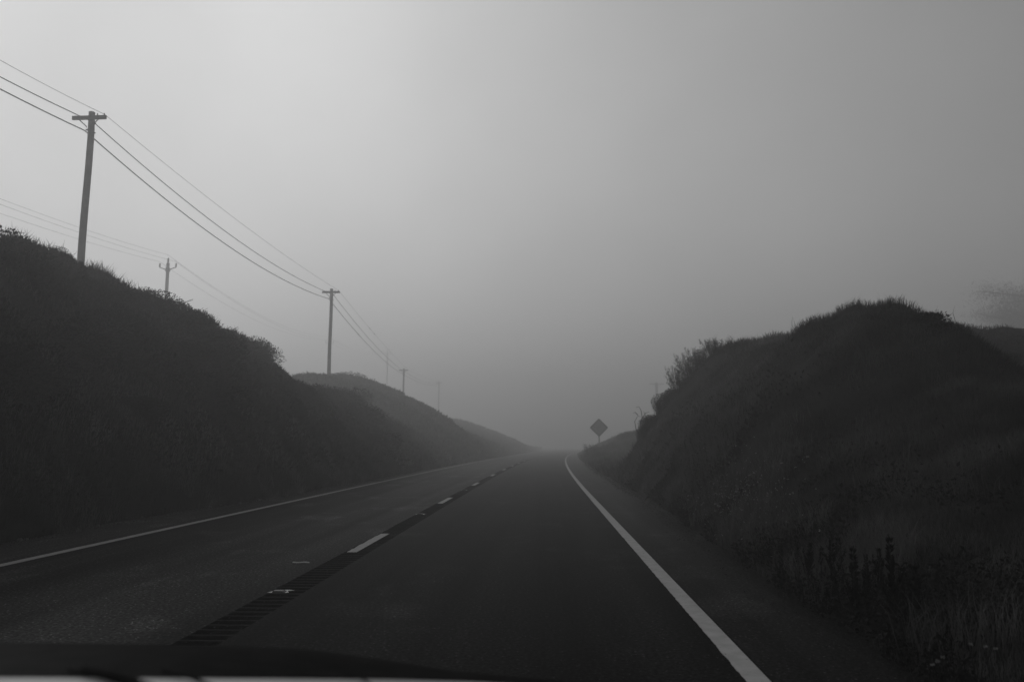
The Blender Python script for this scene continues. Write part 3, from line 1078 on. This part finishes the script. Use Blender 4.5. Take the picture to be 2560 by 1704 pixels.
# ---- white blossoms at the bottom right and pale flower heads on the slope
def blossom(name, loc, r, h, label, group):
    root = empty(name, loc)
    tag(root, label, "flower", group)
    s = MB(); s.tube([(.01, 0, -h), (.004, 0, -h * .4), (0, 0, 0)], [.0025, .002, .0018], 5)
    s.build("stem", M["stem"], root)
    n = 14
    P = np.zeros((n, 3)); a = np.arange(n) * 2.39996
    D = np.stack([np.cos(a), np.sin(a), rng.uniform(.1, 1.6, n)], 1); D /= np.linalg.norm(D, axis=1, keepdims=True)
    V, F = leaf_arrays(P, D, np.full(n, r), np.full(n, r * .8))
    link("petals", np_mesh("petals", V, F), M["petal"], root)
GF = "white blossoms near the bottom right corner"
for px, py, Y, label in [(2146, 1530, 4.35, "lowest white blossom, nearest the asphalt in the bottom right corner"), (2157, 1522, 4.45, "tiny white blossom just above the lowest one at bottom right"),
                         (2169, 1512, 4.5, "larger white blossom left of the bottom right flower clump"), (2233, 1483, 4.6, "leftmost of the three high white blossoms at bottom right"),
                         (2267, 1488, 4.6, "middle one of the three high white blossoms at bottom right"), (2291, 1493, 4.6, "rightmost of the three high white blossoms at bottom right")]:
    blossom("white_flower", at(px, py, Y), .016, .16, label, GF)
blossom("flower_head", at(1858, 1052, 11.6), .036, .3, "round pale flower head alone on the face of the right mound", "pale flower heads on the mound")
blossom("flower_head", at(1830, 1075, 11.2), .02, .25, "small white flower head below the round one on the mound", "pale flower heads on the mound")

# loose stones along the foot of the left bank
GS = "loose stones at the foot of the left bank"
def stone(X, Y, r, label):
    b = MB()
    n, mrow = 8, 5
    V = []
    for i in range(mrow + 1):
        th = math.pi * i / mrow
        for k in range(n):
            a = 2 * math.pi * k / n
            q = r * random.uniform(.8, 1.15)
            V.append((q * math.sin(th) * math.cos(a), q * .8 * math.sin(th) * math.sin(a), q * .6 * math.cos(th)))
    b.quads(V, [(i * n + k, (i + 1) * n + k, (i + 1) * n + (k + 1) % n, i * n + (k + 1) % n) for i in range(mrow) for k in range(n)])
    o = b.build("stone", M["stone"])
    o.location = (X, Y, r * .35); o.rotation_euler = (0, 0, random.uniform(0, 6))
    tag(o, label, "stone", GS)
for i in range(22):
    Y = 10.5 + 16 * (i / 21.0) ** 1.2
    stone(float(toeL(Y)) + random.uniform(-.05, .28), Y + random.uniform(-.3, .3), random.uniform(.02, .055), "small loose stone on the dirt edge at the foot of the left bank")

# far cypress at the right frame edge
def tree(X, Y, z):
    root = empty("cypress_tree", (X, Y, z))
    tag(root, "big dark tree fading into the fog at the right frame edge", "tree")
    t = MB()
    t.tube([(0, 0, -.3), (.1, 0, 2.5), (-.1, .1, 5.5), (.1, 0, 8.6)], [.42, .34, .22, .06], 9)
    t.build("trunk", M["stem"], root)
    Ps, Ds = [], []
    lm = MB()
    for i in range(64):
        z0 = random.uniform(.8, 8.4)
        a = random.uniform(0, 6.28)
        l = random.uniform(2.6, 5.0) * (1.05 - .25 * abs(z0 - 5) / 5)
        if i < 4:
            a = math.pi + random.uniform(-.3, .3); l = 4.9; z0 = (8.3, 6.6, 4.6, 2.6)[i]
        e = Vector((math.cos(a) * l, math.sin(a) * l, z0 + random.uniform(.1, .9)))
        lm.tube([(0, 0, z0 - .5), (e.x * .5, e.y * .5, z0), e], [.09, .06, .02], 5)
        m = 3600
        tt = rng.random(m) ** .8
        c = np.stack([e.x * tt, e.y * tt, z0 - .3 + (e.z - z0 + .3) * tt], 1)
        Ps.append(c + rng.normal(size=(m, 3)) * np.array([[.55, .55, .38]]))
        Ds.append(unit(m) + np.array([[0, 0, .2]]))
    lm.build("limb", M["stem"], root)
    P = np.concatenate(Ps); D = np.concatenate(Ds); D /= np.linalg.norm(D, axis=1, keepdims=True)
    L = rng.uniform(.05, .11, len(P))
    V, F = leaf_arrays(P, D, L, L * .5)
    link("crown", np_mesh("crown", V, F), M["scrub"], root)
    return root
TY = 168.0
TX = at(2440, 700, TY).x
tree(TX, TY, float(hR(np.array([TX]), np.array([TY]))[0]) - .1).scale = (3.2, 3.2, 3.2)

# ------------------------------------------------------------------ utility poles
def ins(b, c, s=1.0):
    b.lathe([(.012 * s, 0), (.012 * s, .06 * s), (.045 * s, .065 * s), (.05 * s, .10 * s), (.03 * s, .11 * s), (.042 * s, .13 * s), (.03 * s, .17 * s), (.008 * s, .175 * s)], c, 8)

def make_pole(h):
    """Wooden pole with one crossarm near the top, flat braces, insulators and cable clamps."""
    root = empty("utility_pole", (0, 0, 0))
    p = MB()
    nseg = 10
    p.tube([(.02 * math.sin(i * .9), .02 * math.cos(i * .7), -1.2 + (h + 1.2) * i / nseg) for i in range(nseg)] + [(0, 0, h - .02), (0, 0, h)], [.195 - .04 * i / nseg for i in range(nseg)] + [.155, .13], 12)
    p.build("shaft", M["wood"], root, True)
    a = MB(); a.box((0, -.19, h - .38), (1.78, .11, .2), None, .012)
    arm = a.build("crossarm", M["wood"], root)
    for s in (-1, 1):
        b = MB()
        b.tube([(s * .55, -.23, h - .45), (s * .10, -.19, h - .86)], .027, 5)
        b.build("brace", M["metal"], root)
    for x in (.42, .78):
        b = MB(); ins(b, (x, -.19, h - .30), .8)
        b.build("insulator", M["ceramic"], root)
    for z, s in ((h - .62, 1), (h - .95, -1), (h - 1.12, 1)):
        b = MB(); b.box((s * .19, 0, z), (.12, .06, .07), None, .01); b.tube([(s * .13, -.03, z + .06), (s * .22, -.05, z + .1)], .012, 5)
        b.build("cable_clamp", M["metal"], root)
    for k in range(2):
        b = MB(); b.tube([(-.17 + .34 * k, -.04, h - .9 - .7 * k), (-.3 + .6 * k, -.06, h - .92 - .7 * k)], .012, 5)
    return root

POLES = [(-24.8, -2.0, 18.9)] + [tuple(at(a, b, Y)[k] for k in (0, 1, 2)) for a, b, Y in ((212, 258, 38.0), (763, 664, 78.0), (929, 847, 152.0), (1010, 877, 235.0))]
plab = [None, "nearest and tallest wooden utility pole, on the left bank", "second utility pole with crossarm rising behind the second bank",
        "thin grey third utility pole half lost in fog", "faintest utility pole at the end of the roadside line"]
PH = 12.5
pp = make_pole(PH)
first = True
for i, (X, Y, top) in enumerate(POLES):
    if i == 0:
        continue
    if first:
        o = pp; o.location = (X, Y, top - PH); o.rotation_euler = (0, 0, math.radians(-1.5)); first = False
    else:
        o = dup(pp, (X, Y, top - PH), math.radians(-2 + i))
    tag(o, plab[i], "utility pole", "utility poles of the roadside line")
# far pole right of the road
q = at(1510, 880, 225.0)
o = dup(pp, (q.x, q.y, q.z - PH), math.radians(4), (2.3, 1.2, 1))
tag(o, "barely visible pole with crossarm in the fog right of the sign", "utility pole", "utility poles of the roadside line")

def make_tpole(h):
    """Wooden pole with a post insulator on top and two upswept side arms carrying insulators."""
    root = empty("transmission_pole", (0, 0, 0))
    p = MB(); p.tube([(0, 0, -3), (.01, 0, h * .5), (0, 0, h)], [.22, .20, .175], 12)
    p.build("shaft", M["wood"], root, True)
    b = MB(); b.lathe([(.2, h - 1.0), (.24, h - .95), (.24, h - .55), (.2, h - .5)], (0, 0, 0), 10)
    b.build("collar", M["metal"], root)
    def post(z, x, s):
        b = MB()
        prof = [(.03, 0), (.03, .1)]
        n = 7
        for k in range(n):
            prof += [(.065, .1 + .12 * k), (.10, .14 + .12 * k), (.105, .18 + .12 * k), (.065, .21 + .12 * k)]
        prof += [(.03, .1 + .12 * n), (.03, .16 + .12 * n)]
        b.lathe([(r * s * 1.3, q * s * .72) for r, q in prof], (x, 0, z), 8)
        return b
    post(h, 0, .85).build("insulator", M["ceramic"], root)
    for s in (-1, 1):
        a = MB(); a.tube([(s * .17, 0, h - .95), (s * .26, 0, h - .72), (s * .5, 0, h - .62), (s * .93, 0, h - .48)], [.075, .06, .055, .045], 7)
        arm = a.build("side_arm", M["metal"], root)
        post(h - .5, s * .92, .72).build("insulator", M["ceramic"], arm)
    return root
TP = [(-36.5, -6.0, 18.6)] + [tuple(at(a, b, Y)[k] for k in (0, 1, 2)) for a, b, Y in ((388, 587, 85.0), (759, 775, 185.0), (892, 803, 262.0))]
TH = 20.0
tp = make_tpole(TH)
tl = [None, "slim pole with three upright insulators above the left crest", "fog veiled insulator pole standing directly behind the second utility pole", "ghostly insulator pole just left of the third utility pole"]
for i in (1, 2, 3):
    X, Y, top = TP[i]
    o = tp if i == 1 else dup(tp, (X, Y, top - TH - .9), 0, 1)
    o.location = (X, Y, top - TH - .9)
    tag(o, tl[i], "utility pole", "insulator poles of the farther line")

# ------------------------------------------------------------------ cables
def cable(name, pts, sags, r, label, splices=()):
    b = MB()
    line = []
    for (a, c), sag in zip(zip(pts[:-1], pts[1:]), sags):
        a, c = Vector(a), Vector(c)
        n = 26
        for k in range(n):
            t = k / n
            p = a.lerp(c, t); p.z -= 4 * sag * t * (1 - t)
            line.append(p)
    line.append(Vector(pts[-1]))
    b.tube(line, r, 6)
    o = b.build(name, M["cable"])
    tag(o, label, "cable", "overhead cables")
    for span, t in splices:
        a, c = Vector(pts[span]), Vector(pts[span + 1])
        p = a.lerp(c, t); p.z -= 4 * sags[span] * t * (1 - t)
        d = (c - a).normalized() * .14
        s = MB(); s.tube([p - d, p - d * .6, p + d * .6, p + d], [r, .07, .07, r], 6)
        s.build("splice", M["cable"], o)
    return o
q = POLES
def on(dx, dz): return [(X + dx, Y - .16, top + dz) for X, Y, top in q]
cable("overhead_cable", on(.78, -.22), [1.5, .45, .35, .4], .011, "thin upper wire running over the crossarms of the roadside poles", [(2, .30), (2, .36)])
cable("overhead_cable", on(.22, -.62), [1.5, 1.05, .8, .8], .024, "upper thick cable clamped just below the crossarms", ())
cable("overhead_cable", on(-.22, -1.05), [1.25, 1.2, .85, .8], .029, "lower and thickest cable on the roadside poles", [(2, .26)])
q = TP
cable("power_wire", on(0, 0), [2.0, 2.2, 2.0], .012, "wire carried by the top insulators of the farther line")
cable("power_wire", on(.92, -.75), [2.0, 2.2, 2.0], .012, "wire on the right arms of the farther line")
cable("power_wire", on(-.92, -.75), [2.0, 2.2, 2.0], .012, "lowest wire, on the left arms of the farther line")

# ------------------------------------------------------------------ diamond road sign
def road_sign(X, Y):
    gz = float(hR(np.array([X]), np.array([Y]))[0])
    root = empty("road_sign", (X, Y, 0), math.radians(-2))
    tag(root, "diamond shaped warning sign on a single post beside the road", "road sign")
    zc = at(1378, 983, Y).z
    half = 20.5 / 1832 * Y
    b = MB(); b.tube([(0, .07, gz - .3), (.0, .07, zc + half * .6)], .055, 8)
    b.build("post", M["pale_wood"], root)
    def diamond(s, y0, y1, rnd=.10):
        ring = []
        for k in range(4):
            a = math.pi / 2 * k
            cpt = Vector((math.cos(a), math.sin(a))) * (s - rnd * 1.3)
            for q in (-1, 0, 1):
                ring.append(cpt + Vector((math.cos(a + q * .7), math.sin(a + q * .7))) * rnd * 1.2)
        n = len(ring)
        V = [(p.x, y0, zc + p.y) for p in ring] + [(p.x, y1, zc + p.y) for p in ring]
        return MB().quads(V, [tuple(range(n)), tuple(range(n, 2 * n))[::-1]] + [(k, n + k, n + (k + 1) % n, (k + 1) % n) for k in range(n)])
    panel = diamond(half, -.004, .004).build("panel", M["sign"], root)
    # dark border line inset from the edge
    o1 = half * .93; o2 = half * .88
    V = [(o1 * c, -.0065, zc + o1 * s) for c, s in ((1, 0), (0, 1), (-1, 0), (0, -1))] + [(o2 * c, -.0065, zc + o2 * s) for c, s in ((1, 0), (0, 1), (-1, 0), (0, -1))]
    MB().quads(V, [(k, (k + 1) % 4, 4 + (k + 1) % 4, 4 + k) for k in range(4)]).build("border", M["border"], panel)
road_sign(at(1378, 983, 80.0).x, 80.0)

# ------------------------------------------------------------------ the car's own bonnet, low in the view
def car():
    root = empty("car", (-0.5, 1.0, 0.0))
    tag(root, "glossy dark bonnet of the car the view is taken from", "car")
    z0, w, a, h0 = 1.2, .66, .187, .963
    ys = np.concatenate([np.linspace(.86, 1.2, 8), np.linspace(1.23, 2.15, 34)])
    xs = np.linspace(-1.62, .60, 75)
    dx = np.interp(xs, [-1.62, -1.52, -1.42, -1.25, -.95, -.6, -.42, -.22, .05, .24, .36, .46, .54, .60],
                       [.14, .05, .012, .0, .0, .004, .022, .052, .072, .082, .078, .072, .10, .20])
    k = np.ones(7) / 7
    dxs = np.convolve(np.pad(dx, 3, mode='edge'), k, 'valid')
    h = np.where(ys < z0, h0, h0 - a * np.clip(ys - z0, 0, None) ** 2)
    h = h - .55 * np.clip(ys - 1.98, 0, None) ** 1.5
    V = [(x + .5, y - 1.0, h[i] - dxs[j]) for i, y in enumerate(ys) for j, x in enumerate(xs)]
    n = len(xs)
    F = [(i * n + j, i * n + j + 1, (i + 1) * n + j + 1, (i + 1) * n + j) for i in range(len(ys) - 1) for j in range(n - 1)]
    # sides and nose drop to the bumper
    MB().quads(V, F).build("bonnet", M["car"], root, True)
    lo = .45
    ring = [(-1.62 + .5, ys[i] - 1.0, h[i] - dxs[0]) for i in range(len(ys))] + [(xs[j] + .5, ys[-1] - 1.0, h[-1] - dxs[j]) for j in range(1, n)] + [(.60 + .5, ys[i] - 1.0, h[i] - dxs[-1]) for i in range(len(ys) - 2, -1, -1)]
    m = len(ring)
    V2 = [(x, y, z - .004) for x, y, z in ring] + [(x * 1.02, y + (.06 if y > 1.1 else 0), lo) for x, y, z in ring]
    MB().quads(V2, [(i, i + 1, m + i + 1, m + i) for i in range(m - 1)]).build("fender", M["car"], root, True)
    # pale cowl panel at the foot of the windscreen, with the wipers parked on it
    edge = [at(a, b, 1.09) for a, b in ((-150, 1544), (0, 1544), (300, 1545), (600, 1547), (900, 1550), (1100, 1556), (1250, 1565), (1400, 1580), (1650, 1610))]
    cxs = np.linspace(edge[0].x, edge[-1].x, 60)
    top = np.interp(cxs, [q.x for q in edge], [q.z for q in edge])
    prof = [(.80, -.02), (.86, .012), (.96, .006), (1.06, 0.0), (1.085, -.006), (1.095, -.03)]
    n = len(cxs)
    V = [(x + .5, y - 1.0, top[j] + dz) for y, dz in prof for j, x in enumerate(cxs)]
    MB().quads(V, [(i * n + j, i * n + j + 1, (i + 1) * n + j + 1, (i + 1) * n + j) for i in range(len(prof) - 1) for j in range(n - 1)]).build("cowl_panel", M["cowl"], root, True)
    for a0, a1, r in ((152, 150, .005), (190, 186, .012), (372, 366, .005), (786, 800, .003)):
        p0 = at(a0, 1554, 1.088); p1 = at(a1, 1600, .84)
        b = MB()
        n_ = 9
        pts_ = [(p0.x + (p1.x - p0.x) * k / n_ + .5, 1.092 - .012 * k / n_ * 8 - 1, float(np.interp(p0.x, cxs, top)) + .0015 + .006 * min(1, k / n_ * 2)) for k in range(n_ + 1)]
        b.tube(pts_, [r * .5] * (n_ + 1), 7)
        b.build("wiper_arm" if r > .01 else "washer_hose", M["rubber"], root)

car()

# ------------------------------------------------------------------ fog
def haze():
    x0, x1, y0, y1, z0, z1 = -445, 445, -70, 450, -1.2, 39.0
    b = MB()
    V = [(x, y, z) for z in (z0, z1) for x, y in ((x0, y0), (x1, y0), (x1, y1), (x0, y1))]
    b.quads(V, [(3, 2, 1, 0), (4, 5, 6, 7), (0, 1, 5, 4), (1, 2, 6, 5), (2, 3, 7, 6), (3, 0, 4, 7)])
    m = bpy.data.materials.new("fog")
    m.use_nodes = True
    t = m.node_tree
    t.nodes.clear()
    v = t.nodes.new("ShaderNodeVolumePrincipled")
    v.inputs["Color"].default_value = (.97, .97, .97, 1)
    v.inputs["Density"].default_value = HAZE_DENSITY
    v.inputs["Anisotropy"].default_value = 0.45
    oo = t.nodes.new("ShaderNodeOutputMaterial")
    t.links.new(v.outputs[0], oo.inputs["Volume"])
    tag(b.build("haze", m), "fog filling the whole valley", kind='stuff')
haze()
